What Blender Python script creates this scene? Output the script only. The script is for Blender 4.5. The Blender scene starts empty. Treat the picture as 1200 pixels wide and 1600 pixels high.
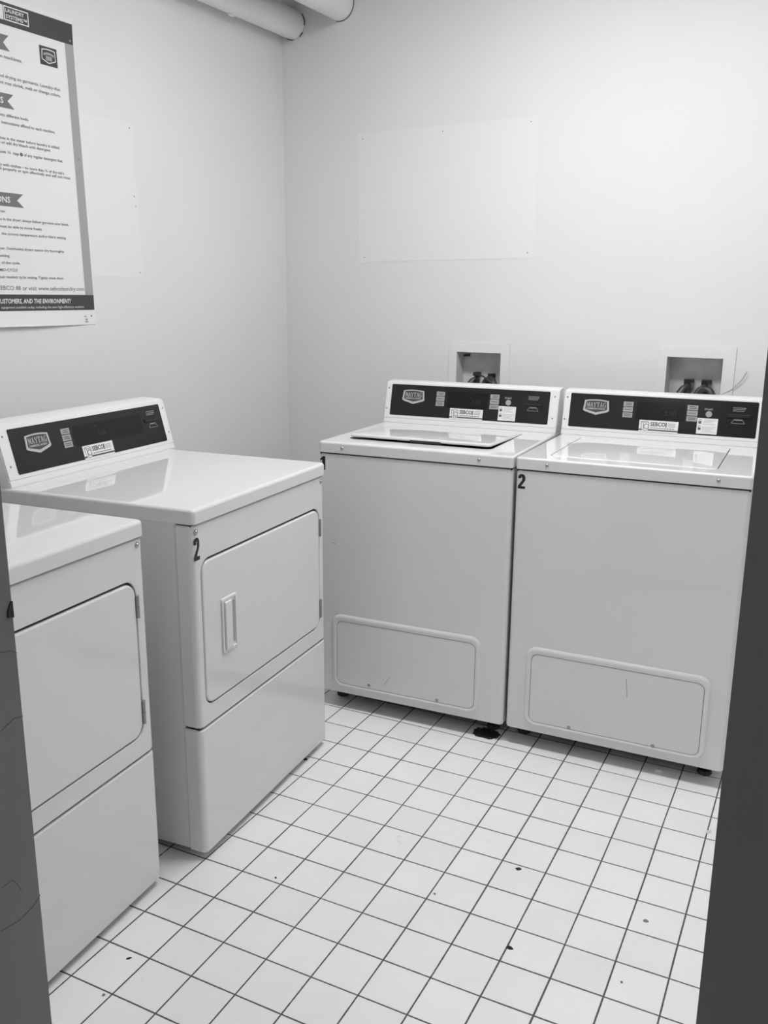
import bpy, bmesh, math, random
from mathutils import Matrix, Vector

random.seed(4)
S = bpy.context.scene
COL = S.collection
PI = math.pi

# ------------------------------------------------------------------ camera
CAM = Vector((2.284, -3.1875, 1.3782))
YAW, PITCH, ROLL, FPX = .5146, -.2373, .0074, 1397.4
cd = bpy.data.cameras.new('camera')
cam = bpy.data.objects.new('camera', cd)
COL.objects.link(cam)
fw = Vector((-math.sin(YAW) * math.cos(PITCH), math.cos(YAW) * math.cos(PITCH), math.sin(PITCH)))
r0 = Vector((math.cos(YAW), math.sin(YAW), 0))
u0 = r0.cross(fw)
rt = r0 * math.cos(ROLL) + u0 * math.sin(ROLL)
up = -r0 * math.sin(ROLL) + u0 * math.cos(ROLL)
mw = Matrix((rt, up, -fw)).transposed().to_4x4()
mw.translation = CAM
cam.matrix_world = mw
cd.sensor_fit = 'VERTICAL'
cd.sensor_height = 24.0
cd.lens = 24.0 * FPX / 1600.0
cd.clip_start = .02
S.camera = cam

# ------------------------------------------------------------------ light, exposure
S.view_settings.view_transform = 'Standard'
S.view_settings.look = 'None'
S.view_settings.gamma = 1.0
S.view_settings.use_curve_mapping = False
S.view_settings.exposure = 0.14
world = bpy.data.worlds.new('world')
S.world = world
world.use_nodes = True
world.node_tree.nodes['Background'].inputs[0].default_value = (1, 1, 1, 1)
world.node_tree.nodes['Background'].inputs[1].default_value = 0.0
LAMP_POWER = 27.0          # emission strength of the ceiling lamp's lens
JAMB_FILL_POWER = 27.0  # strength of the added, unseen lamp that brightens the door jambs
LAMP_X, LAMP_Y = 1.50, -1.10
CEIL = 2.62

# ------------------------------------------------------------------ materials
def mat(name, g, rough=.5, spec=.5, metal=0.0, coat=0.0, bump=0.0, bscale=40.0, mottle=0.0, mscale=3.0, emit=0.0, bdist=.002):
    m = bpy.data.materials.new(name)
    m.use_nodes = True
    nt = m.node_tree
    b = nt.nodes['Principled BSDF']
    b.inputs['Base Color'].default_value = (g, g, g, 1)
    b.inputs['Roughness'].default_value = rough
    b.inputs['Specular IOR Level'].default_value = spec
    b.inputs['Metallic'].default_value = metal
    b.inputs['Coat Weight'].default_value = coat
    b.inputs['Coat Roughness'].default_value = .03
    if emit:
        b.inputs['Emission Color'].default_value = (1, 1, 1, 1)
        b.inputs['Emission Strength'].default_value = emit
    geo = nt.nodes.new('ShaderNodeNewGeometry')
    if mottle:
        n = nt.nodes.new('ShaderNodeTexNoise')
        n.inputs['Scale'].default_value = mscale
        n.inputs['Detail'].default_value = 5
        nt.links.new(geo.outputs['Position'], n.inputs['Vector'])
        r = nt.nodes.new('ShaderNodeMapRange')
        r.inputs['From Min'].default_value = .3
        r.inputs['From Max'].default_value = .7
        r.inputs['To Min'].default_value = g * (1 - mottle)
        r.inputs['To Max'].default_value = g * (1 + mottle)
        nt.links.new(n.outputs['Fac'], r.inputs['Value'])
        nt.links.new(r.outputs[0], b.inputs['Base Color'])
    if bump:
        n = nt.nodes.new('ShaderNodeTexNoise')
        n.inputs['Scale'].default_value = bscale
        n.inputs['Detail'].default_value = 3
        nt.links.new(geo.outputs['Position'], n.inputs['Vector'])
        bp = nt.nodes.new('ShaderNodeBump')
        bp.inputs['Strength'].default_value = bump
        bp.inputs['Distance'].default_value = bdist
        nt.links.new(n.outputs['Fac'], bp.inputs['Height'])
        nt.links.new(bp.outputs[0], b.inputs['Normal'])
    return m

M = {}
M['enamel'] = mat('white enamel', .765, .05, .5, bump=.04, bscale=14, bdist=.004, mottle=.01, mscale=6)
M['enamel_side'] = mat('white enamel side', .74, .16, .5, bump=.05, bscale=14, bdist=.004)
M['console_white'] = mat('console white', .82, .22, .5)
M['panel_black'] = mat('control panel', .013, .22, .4)
M['display'] = mat('display window', .008, .2, .3)
M['faint'] = mat('faint display digits', .024, .3)
M['label_grey'] = mat('grey button label', .36, .4)
M['label_ink'] = mat('label ink', .09, .5)
M['badge_light'] = mat('badge silver', .50, .35)
M['badge_dark'] = mat('badge field', .06, .3)
M['panel_print'] = mat('panel print', .22, .5)
M['sticker'] = mat('sticker white', .80, .35)
M['sticker_grey'] = mat('sticker grey', .42, .4)
M['sticker_mid'] = mat('sticker print', .10, .5)
M['decal_black'] = mat('black decal', .012, .35)
M['chrome'] = mat('screw metal', .48, .28, metal=.9)
M['screw_dull'] = mat('dull screw', .34, .3, metal=.6)
M['rubber_and_shade'] = mat('black rubber', .02, .6)  # rubber feet, and black fill for painted shade in gaps
M['dark_gap'] = mat('dark interior', .03, .8)
M['handle_plastic'] = mat('handle plastic', .78, .3)
M['wall'] = mat('painted plaster wall', .765, .62, .3, bump=.25, bscale=22, bdist=.003, mottle=.018, mscale=2.2)
M['wall_patch'] = mat('painted over sheet', .79, .55, .3, bump=.15, bscale=16, bdist=.003)
M['ceiling'] = mat('ceiling paint', .62, .8, .2, bump=.5, bscale=60, bdist=.003)
M['pipe'] = mat('painted pipe', .84, .45, .4, bump=.3, bscale=18, bdist=.004, mottle=.04, mscale=5)
M['caulk'] = mat('dark crack', .03, .9)
M['jamb_paint'] = mat('dark grey door frame paint', .25, .42, .4, bump=.3, bscale=30, bdist=.002, mottle=.07, mscale=4)
M['box_in'] = mat('outlet box inside', .66, .7, .2, mottle=.15, mscale=12)
M['valve'] = mat('valve brass dull', .07, .4, metal=.3)
M['valve_light'] = mat('pale valve metal', .4, .4, metal=.5)  # pale metal of the small tab on each valve handle
M['hose'] = mat('dark hose', .035, .5)
M['paper'] = mat('poster paper', .80, .5, .3)
M['ink_dark'] = mat('poster dark ink', .055, .45)
M['ink_mid'] = mat('poster ribbon ink', .17, .5)
M['ink_text'] = mat('poster text ink', .16, .5)
M['ink_strip'] = mat('poster strip', .36, .5)
M['chip'] = mat('dark debris', .02, .8)
M['chip_grey'] = mat('grey debris', .22, .8)
M['chip_light'] = mat('light chip', .65, .8)
M['scuff'] = mat('grey scuff', .30, .6)
M['lens'] = mat('lamp lens', .9, .4, emit=LAMP_POWER)
M['fill_lens'] = mat('jamb fill lens', .9, .4, emit=JAMB_FILL_POWER)
M['metal_white'] = mat('white metal housing', .7, .4)
M['corridor'] = mat('corridor paint', .35, .7, .3)

# floor: square tiles from the tile UVs, dark grout, slightly varied tiles
fm = bpy.data.materials.new('white square floor tiles')
fm.use_nodes = True
nt = fm.node_tree
L = nt.links.new
N = nt.nodes.new
b = nt.nodes['Principled BSDF']
uv = N('ShaderNodeUVMap'); uv.uv_map = 'tiles'
geo = N('ShaderNodeNewGeometry')
wob = N('ShaderNodeTexNoise'); wob.inputs['Scale'].default_value = 1.3; wob.inputs['Detail'].default_value = 1
L(geo.outputs['Position'], wob.inputs['Vector'])
sub = N('ShaderNodeVectorMath'); sub.operation = 'SUBTRACT'; sub.inputs[1].default_value = (.5, .5, .5)
L(wob.outputs['Color'], sub.inputs[0])
scl = N('ShaderNodeVectorMath'); scl.operation = 'SCALE'; scl.inputs['Scale'].default_value = .10
L(sub.outputs[0], scl.inputs[0])
addv = N('ShaderNodeVectorMath'); addv.operation = 'ADD'
L(uv.outputs[0], addv.inputs[0]); L(scl.outputs[0], addv.inputs[1])
sep = N('ShaderNodeSeparateXYZ'); L(addv.outputs[0], sep.inputs[0])
def mth(op, a, c=None, clamp=False):
    n = N('ShaderNodeMath'); n.operation = op; n.use_clamp = clamp
    for i, x in enumerate((a, c)):
        if x is None: continue
        if isinstance(x, (int, float)): n.inputs[i].default_value = x
        else: L(x, n.inputs[i])
    return n.outputs[0]
fine = N('ShaderNodeTexNoise'); fine.inputs['Scale'].default_value = 90; fine.inputs['Detail'].default_value = 3
L(geo.outputs['Position'], fine.inputs['Vector'])
wid = N('ShaderNodeTexNoise'); wid.inputs['Scale'].default_value = 3.5
L(geo.outputs['Position'], wid.inputs['Vector'])
half = mth('ADD', mth('MULTIPLY', wid.outputs['Fac'], .014), .0065)
half = mth('ADD', half, mth('MULTIPLY', mth('SUBTRACT', fine.outputs['Fac'], .5), .010))
def dist(o):
    f = mth('FRACT', mth('ADD', o, .5))
    return mth('ABSOLUTE', mth('SUBTRACT', f, .5))
d = mth('MINIMUM', dist(sep.outputs[0]), dist(sep.outputs[1]))
mr = N('ShaderNodeMapRange'); mr.interpolation_type = 'SMOOTHSTEP'
L(mth('SUBTRACT', d, half), mr.inputs['Value'])
mr.inputs['From Min'].default_value = -.004; mr.inputs['From Max'].default_value = .010
tilemask = mr.outputs[0]
cell = N('ShaderNodeTexWhiteNoise'); cell.noise_dimensions = '2D'
fl = N('ShaderNodeVectorMath'); fl.operation = 'FLOOR'; L(addv.outputs[0], fl.inputs[0]); L(fl.outputs[0], cell.inputs['Vector'])
big = N('ShaderNodeTexNoise'); big.inputs['Scale'].default_value = 6; big.inputs['Detail'].default_value = 6; big.inputs['Roughness'].default_value = .65
L(geo.outputs['Position'], big.inputs['Vector'])
tone = mth('ADD', mth('MULTIPLY', cell.outputs['Value'], .05), .88)
tone = mth('ADD', tone, mth('MULTIPLY', mth('SUBTRACT', big.outputs['Fac'], .5), .12))
smg = N('ShaderNodeTexNoise'); smg.inputs['Scale'].default_value = 9; smg.inputs['Detail'].default_value = 8; smg.inputs['Roughness'].default_value = .7
mp = N('ShaderNodeVectorMath'); mp.operation = 'ADD'; mp.inputs[1].default_value = (7, 3, 1)
L(geo.outputs['Position'], mp.inputs[0]); L(mp.outputs[0], smg.inputs['Vector'])
sm = N('ShaderNodeMapRange'); L(smg.outputs['Fac'], sm.inputs['Value'])
sm.inputs['From Min'].default_value = .66; sm.inputs['From Max'].default_value = .80
sm.inputs['To Min'].default_value = 0; sm.inputs['To Max'].default_value = .25
tone = mth('SUBTRACT', tone, sm.outputs[0])
mix = N('ShaderNodeMix'); mix.data_type = 'FLOAT'
L(tilemask, mix.inputs[0]); L(tone, mix.inputs[3])
L(mth('ADD', mth('MULTIPLY', wid.outputs['Fac'], .12), .02), mix.inputs[2])
L(mix.outputs[0], b.inputs['Base Color'])
rr_ = N('ShaderNodeMapRange'); L(tilemask, rr_.inputs['Value']); rr_.inputs['To Min'].default_value = .85; rr_.inputs['To Max'].default_value = .33
L(rr_.outputs[0], b.inputs['Roughness'])
bp = N('ShaderNodeBump'); bp.inputs['Strength'].default_value = .5; bp.inputs['Distance'].default_value = .0015
L(mth('ADD', tilemask, mth('MULTIPLY', big.outputs['Fac'], .25)), bp.inputs['Height'])
L(bp.outputs[0], b.inputs['Normal'])
M['floor'] = fm

# ------------------------------------------------------------------ object helpers
def link_obj(name, bm, m, parent=None, smooth=35):
    bmesh.ops.recalc_face_normals(bm, faces=bm.faces)
    me = bpy.data.meshes.new(name)
    bm.to_mesh(me); bm.free()
    o = bpy.data.objects.new(name, me)
    COL.objects.link(o)
    if isinstance(m, (list, tuple)):
        for q in m: me.materials.append(M[q])
    else:
        me.materials.append(M[m])
    if smooth:
        for p in me.polygons: p.use_smooth = True
        me.set_sharp_from_angle(angle=math.radians(smooth))
        if len(me.polygons) > 30:
            w = o.modifiers.new('weighted', 'WEIGHTED_NORMAL'); w.keep_sharp = True; w.weight = 90
    if parent: o.parent = parent
    return o

def tag(o, label, cat, group=None):
    o['label'] = label; o['category'] = cat
    if group: o['group'] = group
    return o

def struct(o, label=None):
    o['kind'] = 'structure'
    if label: o['label'] = label
    return o

def empty(name, loc, rz=0):
    o = bpy.data.objects.new(name, None)
    o.empty_display_size = .05
    o.location = loc; o.rotation_euler = (0, 0, rz)
    COL.objects.link(o)
    return o

def frame(ox, x, y, z):
    m = Matrix((Vector(x), Vector(y), Vector(z))).transposed().to_4x4()
    m.translation = Vector(ox)
    return m
ID = Matrix.Identity(4)
FRONT = frame((0, 0, 0), (1, 0, 0), (0, 0, 1), (0, -1, 0))    # (u, w, outwards) on an appliance front
BACKW = FRONT                                                 # (x, z, into the room) on the back wall
LEFTW = frame((0, 0, 0), (0, 1, 0), (0, 0, 1), (1, 0, 0))     # (y, z, into the room) on the left wall

def rr(x0, x1, y0, y1, r, n=5):
    r = max(1e-5, min(r, (x1 - x0) / 2 - 1e-5, (y1 - y0) / 2 - 1e-5))
    pts = []
    for cx, cy, a in ((x1 - r, y0 + r, -PI / 2), (x1 - r, y1 - r, 0), (x0 + r, y1 - r, PI / 2), (x0 + r, y0 + r, PI)):
        for k in range(n + 1):
            t = a + PI / 2 * k / n
            pts.append((cx + r * math.cos(t), cy + r * math.sin(t)))
    return pts

def stack(bm, T, rings, cap0=True, cap1=True, mi=0):
    """rings: list of (points2d, height); joins them in order"""
    prev = None; first = None
    for pts, h in rings:
        vs = [bm.verts.new(T @ Vector((p[0], p[1], h))) for p in pts]
        if prev:
            n = len(vs)
            for i in range(n):
                f = bm.faces.new((prev[i], prev[(i + 1) % n], vs[(i + 1) % n], vs[i])); f.material_index = mi
        else: first = vs
        prev = vs
    if cap0: bm.faces.new(list(reversed(first))).material_index = mi
    if cap1: bm.faces.new(prev).material_index = mi

def plate(bm, T, x0, x1, y0, y1, r, h0, h1, e=0.0, ey=None, n=5, ne=4, hole=None, mi=0, bot=False):
    """rounded-corner plate from h0 to h1 with rounded front edge e, optionally with a recess or an embossed ring"""
    ey = e if ey is None else ey
    rings = []
    def ins(ix, iy, h): rings.append((rr(x0 + ix, x1 - ix, y0 + iy, y1 - iy, max(r - min(ix, iy), .0006), n), h))
    if bot and e:
        for k in range(ne): 
            t = PI / 2 * k / ne
            ins(e * (1 - math.sin(t)), ey * (1 - math.sin(t)), h0 + e * (1 - math.cos(t)))
        ins(0, 0, h0 + e)
    else: ins(0, 0, h0)
    if e:
        for k in range(ne + 1):
            t = PI / 2 * k / ne
            ins(e * (1 - math.cos(t)), ey * (1 - math.cos(t)), h1 - e + e * math.sin(t))
    else: ins(0, 0, h1)
    if hole:
        for (hx0, hx1, hy0, hy1, hr, hh) in hole:
            rings.append((rr(hx0, hx1, hy0, hy1, hr, n), hh))
    stack(bm, T, rings, mi=mi)

def box(bm, T, x0, x1, y0, y1, z0, z1, mi=0):
    stack(bm, T, [([(x0, y0), (x1, y0), (x1, y1), (x0, y1)], z0), ([(x0, y0), (x1, y0), (x1, y1), (x0, y1)], z1)], mi=mi)

def poly(bm, T, pts, h0, h1, mi=0):
    stack(bm, T, [(pts, h0), (pts, h1)], mi=mi)

def circ(cx, cy, r, n=20):
    return [(cx + r * math.cos(2 * PI * k / n), cy + r * math.sin(2 * PI * k / n)) for k in range(n)]

def disc(bm, T, cx, cy, r, h0, h1, n=20, dome=False, mi=0):
    if dome:
        rings = [(circ(cx, cy, r, n), h0)] + [(circ(cx, cy, r * math.cos(t), n), h0 + (h1 - h0) * math.sin(t)) for t in (0.3, .7, 1.1, 1.45)]
    else: rings = [(circ(cx, cy, r, n), h0), (circ(cx, cy, r, n), h1)]
    stack(bm, T, rings, mi=mi)

def tube(bm, pts, r, n=14, cap=True, radii=None):
    pts = [Vector(p) for p in pts]
    prev = None; ref = None
    for i, p in enumerate(pts):
        t = (pts[min(i + 1, len(pts) - 1)] - pts[max(i - 1, 0)]).normalized()
        if ref is None:
            ref = Vector((0, 0, 1)) if abs(t.z) < .9 else Vector((1, 0, 0))
        a = (ref - t * ref.dot(t)).normalized(); ref = a
        c = t.cross(a)
        q = radii[i] if radii else r
        vs = [bm.verts.new(p + a * q * math.cos(2 * PI * k / n) + c * q * math.sin(2 * PI * k / n)) for k in range(n)]
        if prev:
            for k in range(n): bm.faces.new((prev[k], prev[(k + 1) % n], vs[(k + 1) % n], vs[k]))
        elif cap: bm.faces.new(list(reversed(vs)))
        prev = vs
    if cap: bm.faces.new(prev)

def seg(bm, T, a, c, w, h0, h1, mi=0):
    a = Vector(a); c = Vector(c); d = (c - a).normalized(); nrm = Vector((-d.y, d.x)) * w / 2
    poly(bm, T, [tuple(a - nrm), tuple(c - nrm), tuple(c + nrm), tuple(a + nrm)], h0, h1, mi)

def text_bm(bm, T, s, x0, x1, y0, height, h0, h1, shear=0.0, bold=0.0, mi=0):
    """lettering as real mesh: fills x0..x1, capital letters of the given height, baseline y0"""
    cu = bpy.data.curves.new('t', 'FONT')
    cu.body = s; cu.size = 1.0; cu.resolution_u = 2; cu.offset = bold; cu.shear = shear
    ob = bpy.data.objects.new('t', cu)
    COL.objects.link(ob)
    dg = bpy.context.evaluated_depsgraph_get(); dg.update()
    me = bpy.data.meshes.new_from_object(ob.evaluated_get(dg))
    xs = [v.co.x for v in me.vertices]
    if not xs: return
    a, c = min(xs), max(xs)
    k = height / .69
    if x1 is None: sx = k
    elif x0 is None: sx = k; x0 = x1 - (c - a) * k
    else: sx = (x1 - x0) / (c - a)
    tmp = bmesh.new(); tmp.from_mesh(me)
    for v in tmp.verts: v.co = Vector((x0 + (v.co.x - a) * sx, y0 + v.co.y * k, h1))
    bmesh.ops.transform(tmp, matrix=T, verts=tmp.verts)
    base = {}
    for v in tmp.verts: base[v] = bm.verts.new(v.co)
    for f in tmp.faces:
        try: bm.faces.new([base[v] for v in f.verts]).material_index = mi
        except ValueError: pass
    tmp.free()
    bpy.data.objects.remove(ob); bpy.data.curves.remove(cu); bpy.data.meshes.remove(me)

# heavy serif capitals for the badge, drawn as strokes in a 1 x 1 cell: (x0,y0,x1,y1,width)
SERIF = {
 'M': [(.10, 0, .10, 1, .09), (.10, 1, .5, .15, .2), (.5, .15, .88, 1, .08), (.86, 0, .86, 1, .2), (-.02, .04, .24, .04, .08), (.70, .04, 1.02, .04, .08), (-.02, .96, .2, .96, .08), (.78, .96, 1.02, .96, .08)],
 'A': [(.12, 0, .5, 1, .09), (.46, 1, .84, 0, .22), (.25, .33, .7, .33, .08), (-.02, .04, .28, .04, .08), (.64, .04, 1.04, .04, .08)],
 'Y': [(.14, 1, .5, .45, .22), (.86, 1, .52, .45, .09), (.5, 0, .5, .5, .22), (.3, .04, .72, .04, .08), (-.02, .96, .34, .96, .08), (.68, .96, 1.02, .96, .08)],
 'T': [(.5, 0, .5, 1, .22), (.02, .95, .98, .95, .09), (.04, .74, .04, 1, .08), (.96, .74, .96, 1, .08), (.28, .04, .74, .04, .08)],
 'G': [(.14, .3, .14, .72, .22), (.14, .3, .34, .05, .13), (.14, .7, .34, .95, .13), (.3, .96, .7, .96, .09), (.7, .95, .86, .74, .1), (.3, .05, .72, .05, .09), (.82, .05, .82, .44, .2), (.58, .44, .98, .44, .08)],
}
def serif_word(bm, T, s, x0, x1, y0, y1, h0, h1, mi=0):
    n = len(s); w = (x1 - x0) / n; gap = w * .10; hh = y1 - y0
    for i, ch in enumerate(s):
        ox = x0 + i * w + gap / 2; cw = w - gap
        for (a, c, e, f, t) in SERIF[ch]:
            # stroke width measured in cell width for uprights, in cell height for bars
            tw = t * (hh if abs(f - c) < .05 else cw)
            seg(bm, T, (ox + a * cw, y0 + c * hh), (ox + e * cw, y0 + f * hh), tw, h0, h1, mi)

# ------------------------------------------------------------------ the room
def quadwall(name, m, T, x0, x1, y0, y1, holes, thick, kind_label):
    """wall plane facing +h with rectangular holes, built as solid blocks between the holes"""
    xs = sorted({x0, x1} | {v for h in holes for v in h[:2]})
    ys = sorted({y0, y1} | {v for h in holes for v in h[2:]})
    bm = bmesh.new()
    for h in (0, -thick):
        grid = {}
        for i in range(len(xs) - 1):
            for j in range(len(ys) - 1):
                cx, cy = (xs[i] + xs[i + 1]) / 2, (ys[j] + ys[j + 1]) / 2
                if any(a < cx < c and d_ < cy < e for a, c, d_, e in holes): continue
                vs = []
                for X, Y in ((xs[i], ys[j]), (xs[i + 1], ys[j]), (xs[i + 1], ys[j + 1]), (xs[i], ys[j + 1])):
                    k = (round(X, 5), round(Y, 5))
                    if k not in grid: grid[k] = bm.verts.new(T @ Vector((X, Y, h)))
                    vs.append(grid[k])
                bm.faces.new(vs)
    def rim(a, c, d_, e):
        P = [(a, d_), (c, d_), (c, e), (a, e)]
        for k in range(4):
            p, q = P[k], P[(k + 1) % 4]
            bm.faces.new([bm.verts.new(T @ Vector(v)) for v in ((p[0], p[1], 0), (q[0], q[1], 0), (q[0], q[1], -thick), (p[0], p[1], -thick))])
    rim(x0, x1, y0, y1)
    for h in holes: rim(*h)
    bmesh.ops.remove_doubles(bm, verts=bm.verts, dist=1e-5)
    o = link_obj(name, bm, m, smooth=0)
    return struct(o, kind_label)

OPEN_L, OPEN_R, OPEN_T = 1.4325, 2.2283, 2.12      # doorway
YI, YO = -2.56, -2.70                             # front wall, room side and corridor side
B1 = (.8005, .9845, .985, 1.171)
B2 = (1.5952, 1.780, .985, 1.1827)
quadwall('wall_back', 'wall', BACKW, 0, 3.0, 0, CEIL, [B1, B2], .12, 'white painted back wall behind the washers')
quadwall('wall_left', 'wall', LEFTW, YI, .12, 0, CEIL, [], .12, 'white painted left wall behind the dryers')
RW = frame((3.0, 0, 0), (0, -1, 0), (0, 0, 1), (-1, 0, 0))
quadwall('wall_right', 'wall', RW, -.12, -YI, 0, CEIL, [], .12, 'white painted right wall')
FW = frame((0, YI, 0), (-1, 0, 0), (0, 0, 1), (0, 1, 0))
quadwall('wall_front', 'wall', FW, -3.0, 0, 0, CEIL, [(-OPEN_R - .03, -OPEN_L + .03, 0, OPEN_T + .03)], .14, 'front wall with the doorway')

# floor with tile UVs
TS, TX, TY, TR, TA = .111, .7705, -.7957, .0504, 1.0065
bm = bmesh.new()
P = [(-.3, -4.6), (3.6, -4.6), (3.6, .12), (-.3, .12)]
top = [bm.verts.new((x, y, 0)) for x, y in P]
bot = [bm.verts.new((x, y, -.1)) for x, y in P]
bm.faces.new(top)
bm.faces.new(list(reversed(bot)))
for k in range(4): bm.faces.new((top[k], bot[k], bot[(k + 1) % 4], top[(k + 1) % 4]))
lay = bm.loops.layers.uv.new('tiles')
ca, sa = math.cos(TR), math.sin(TR)
for f in bm.faces:
    for l in f.loops:
        dx, dy = l.vert.co.x - TX, l.vert.co.y - TY
        l[lay].uv = ((dx * ca + dy * sa) / TS, -(-dx * sa + dy * ca) / (TS * TA))
struct(link_obj('floor', bm, 'floor', smooth=0), 'white square floor tiles with dark grout')

bm = bmesh.new()
box(bm, ID, -.3, 3.6, -4.6, .12, CEIL, CEIL + .1)
struct(link_obj('ceiling', bm, 'ceiling', smooth=0), 'ceiling above the pipes')

# corridor the photographer stands in
for nm, (x0, x1, y0, y1) in (('wall_corridor_rear', (-.3, 3.6, -4.6, -4.5)), ('wall_corridor_left', (-.3, -.2, -4.5, YO)), ('wall_corridor_right', (3.5, 3.6, -4.5, YO))):
    bm = bmesh.new(); box(bm, ID, x0, x1, y0, y1, 0, CEIL)
    struct(link_obj(nm, bm, 'corridor', smooth=0), 'dim corridor wall outside the doorway')
for nm, (x0, x1) in (('wall_corridor_near_left', (-.3, -.12)), ('wall_corridor_near_right', (3.12, 3.6))):
    bm = bmesh.new(); box(bm, ID, x0, x1, YO, YI, 0, CEIL)
    struct(link_obj(nm, bm, 'corridor', smooth=0), 'corridor wall beside the room')

# door frame: two jambs and a head, painted dark grey, with a face flange on both sides of the wall
def jamb(name, pts, z0, z1, label, T=ID):
    bm = bmesh.new(); poly(bm, T, pts, z0, z1)
    bmesh.ops.bevel(bm, geom=[e for e in bm.edges], offset=.0025, segments=2, affect='EDGES')
    return struct(link_obj(name, bm, 'jamb_paint'), label)
def jamb_profile(edge, s):     # s=+1: the opening lies towards +x of the edge
    a = edge
    P = [(a, YI + .012), (a, YO - .012), (a - s * .055, YO - .012), (a - s * .055, YO - .001), (a - s * .028, YO - .001), (a - s * .028, YI + .001), (a - s * .055, YI + .001), (a - s * .055, YI + .012)]
    return P if s > 0 else list(reversed(P))
jl = jamb('trim_1', jamb_profile(OPEN_L, 1), 0, OPEN_T + .03, 'dark grey left door jamb')
jr = jamb('trim_2', jamb_profile(OPEN_R, -1), 0, OPEN_T + .03, 'dark grey right door jamb')
bm = bmesh.new(); box(bm, ID, OPEN_L - .0, OPEN_R + .0, YO - .012, YI + .012, OPEN_T, OPEN_T + .03)
struct(link_obj('trim_3', bm, 'jamb_paint', smooth=0), 'dark grey door head')
# wide dark painted return of the corridor wall beyond the right jamb
bm = bmesh.new(); box(bm, ID, OPEN_R + .0551, 3.12, YO - .006, YO - .0005, 0, CEIL)
struct(link_obj('trim_4', bm, 'jamb_paint', smooth=0), 'dark grey painted corridor wall right of the doorway')
bm = bmesh.new(); box(bm, ID, -.12, OPEN_L - .0551, YO - .006, YO - .0005, 0, CEIL)
struct(link_obj('trim_5', bm, 'jamb_paint', smooth=0), 'dark grey painted corridor wall left of the doorway')
# strike notch and scratches on the left jamb (face towards +x)
JL = frame((OPEN_L, 0, 0), (0, 1, 0), (0, 0, 1), (1, 0, 0))
bm = bmesh.new(); poly(bm, JL, [(-2.5575, 1.016), (-2.5490, 1.014), (-2.5490, 1.034), (-2.5515, 1.034), (-2.5565, 1.024)], -.001, .0012)
link_obj('strike_notch', bm, 'rubber_and_shade', jl, smooth=0)
for P in ([(-2.571, .978), (-2.558, .976), (-2.549, .970)], [(-2.581, .884), (-2.562, .892), (-2.549, .890)], [(-2.602, .689), (-2.585, .690), (-2.580, .682), (-2.575, .670)], [(-2.608, .634), (-2.581, .631), (-2.560, .637), (-2.549, .646)]):
    bm = bmesh.new()
    for a, c in zip(P, P[1:]): seg(bm, JL, a, c, .0006, -.0005, .0003)
    link_obj('scratch', bm, 'label_ink', jl, smooth=0)
JR = frame((0, YO - .012, 0), (1, 0, 0), (0, 0, 1), (0, -1, 0))
bm = bmesh.new()
for P in ([(2.236, .93), (2.242, .915)], [(2.240, .80), (2.243, .792)]):
    for a, c in zip(P, P[1:]): seg(bm, JR, a, c, .0015, -.0005, .0004)
link_obj('scratch', bm, 'dark_gap', jr, smooth=0)

# ------------------------------------------------------------------ ceiling lamp and the added corridor fill
def lamp(x, y, lx, ly, lens, label, grp=None):
    t = tag(empty('ceiling_light', (x, y, CEIL)), label, 'light')
    bm = bmesh.new()
    plate(bm, frame((0, 0, 0), (1, 0, 0), (0, -1, 0), (0, 0, -1)), -lx / 2, lx / 2, -ly / 2, ly / 2, .01, 0, .035, .004)
    link_obj('lamp_housing', bm, 'metal_white', t)
    bm = bmesh.new()
    rings = []
    for k in range(7):
        a = PI / 2 * k / 6
        w = (ly / 2 - .015) * math.cos(a) + .012
        rings.append((rr(-lx / 2 + .02, lx / 2 - .02, -w, w, .004, 2), .034 + .022 * math.sin(a)))
    stack(bm, frame((0, 0, 0), (1, 0, 0), (0, -1, 0), (0, 0, -1)), rings)
    link_obj('lamp_lens', bm, lens, t)
lamp(LAMP_X, LAMP_Y, 1.22, .28, 'lens', 'white wraparound ceiling light over the middle of the laundry room')
lamp(1.2, -3.9, .6, .2, 'fill_lens', 'unseen fill light added in the corridor to brighten the door jambs')  # added out of view, only to lift the tone of the jambs

# ------------------------------------------------------------------ pipes under the ceiling
def pipe(x, z, r, label, x2, z2):
    t = tag(empty('ceiling_pipe', (x, 0, z)), label, 'pipe', 'painted pipes under the ceiling')
    bm = bmesh.new()
    n = 24
    pts = [(( x2 - x) * k / n, -(2.55) * k / n - .002, (z2 - z) * k / n) for k in range(n + 1)]
    tube(bm, pts, r, 40)
    link_obj('pipe_body', bm, 'pipe', t)
    return t
P1 = pipe(.056, 2.411, .053, 'thick white painted pipe hugging the left wall in the corner', .056, 2.411)
P2 = pipe(.277, 2.454, .057, 'thick white painted pipe further from the left wall', .277, 2.454)
# cracked caulk around the pipe ends
def crack(t, r, arcs, w, m='caulk'):
    for a0, a1 in arcs:
        bm = bmesh.new()
        n = max(3, int((a1 - a0) / .12))
        p = []
        for k in range(n + 1):
            a = math.radians(a0) + (math.radians(a1) - math.radians(a0)) * k / n
            q = r + random.uniform(-.0008, .0012)
            p.append((q * math.cos(a), -.003, q * math.sin(a)))
        tube(bm, p, w, 6, radii=[w * random.uniform(.5, 1.5) for _ in p])
        link_obj('caulk_crack', bm, m, t)
crack(P1, .054, [(205, 232), (236, 268), (303, 322), (352, 398)], .0014)
crack(P2, .058, [(250, 372)], .0011, 'ink_mid')
bm = bmesh.new(); tube(bm, [(-.01, -.36, -.052), (-.01, -.375, -.0555), (-.01, -.39, -.052)], .005, 8)
link_obj('paint_drip', bm, 'pipe', P1)

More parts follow.
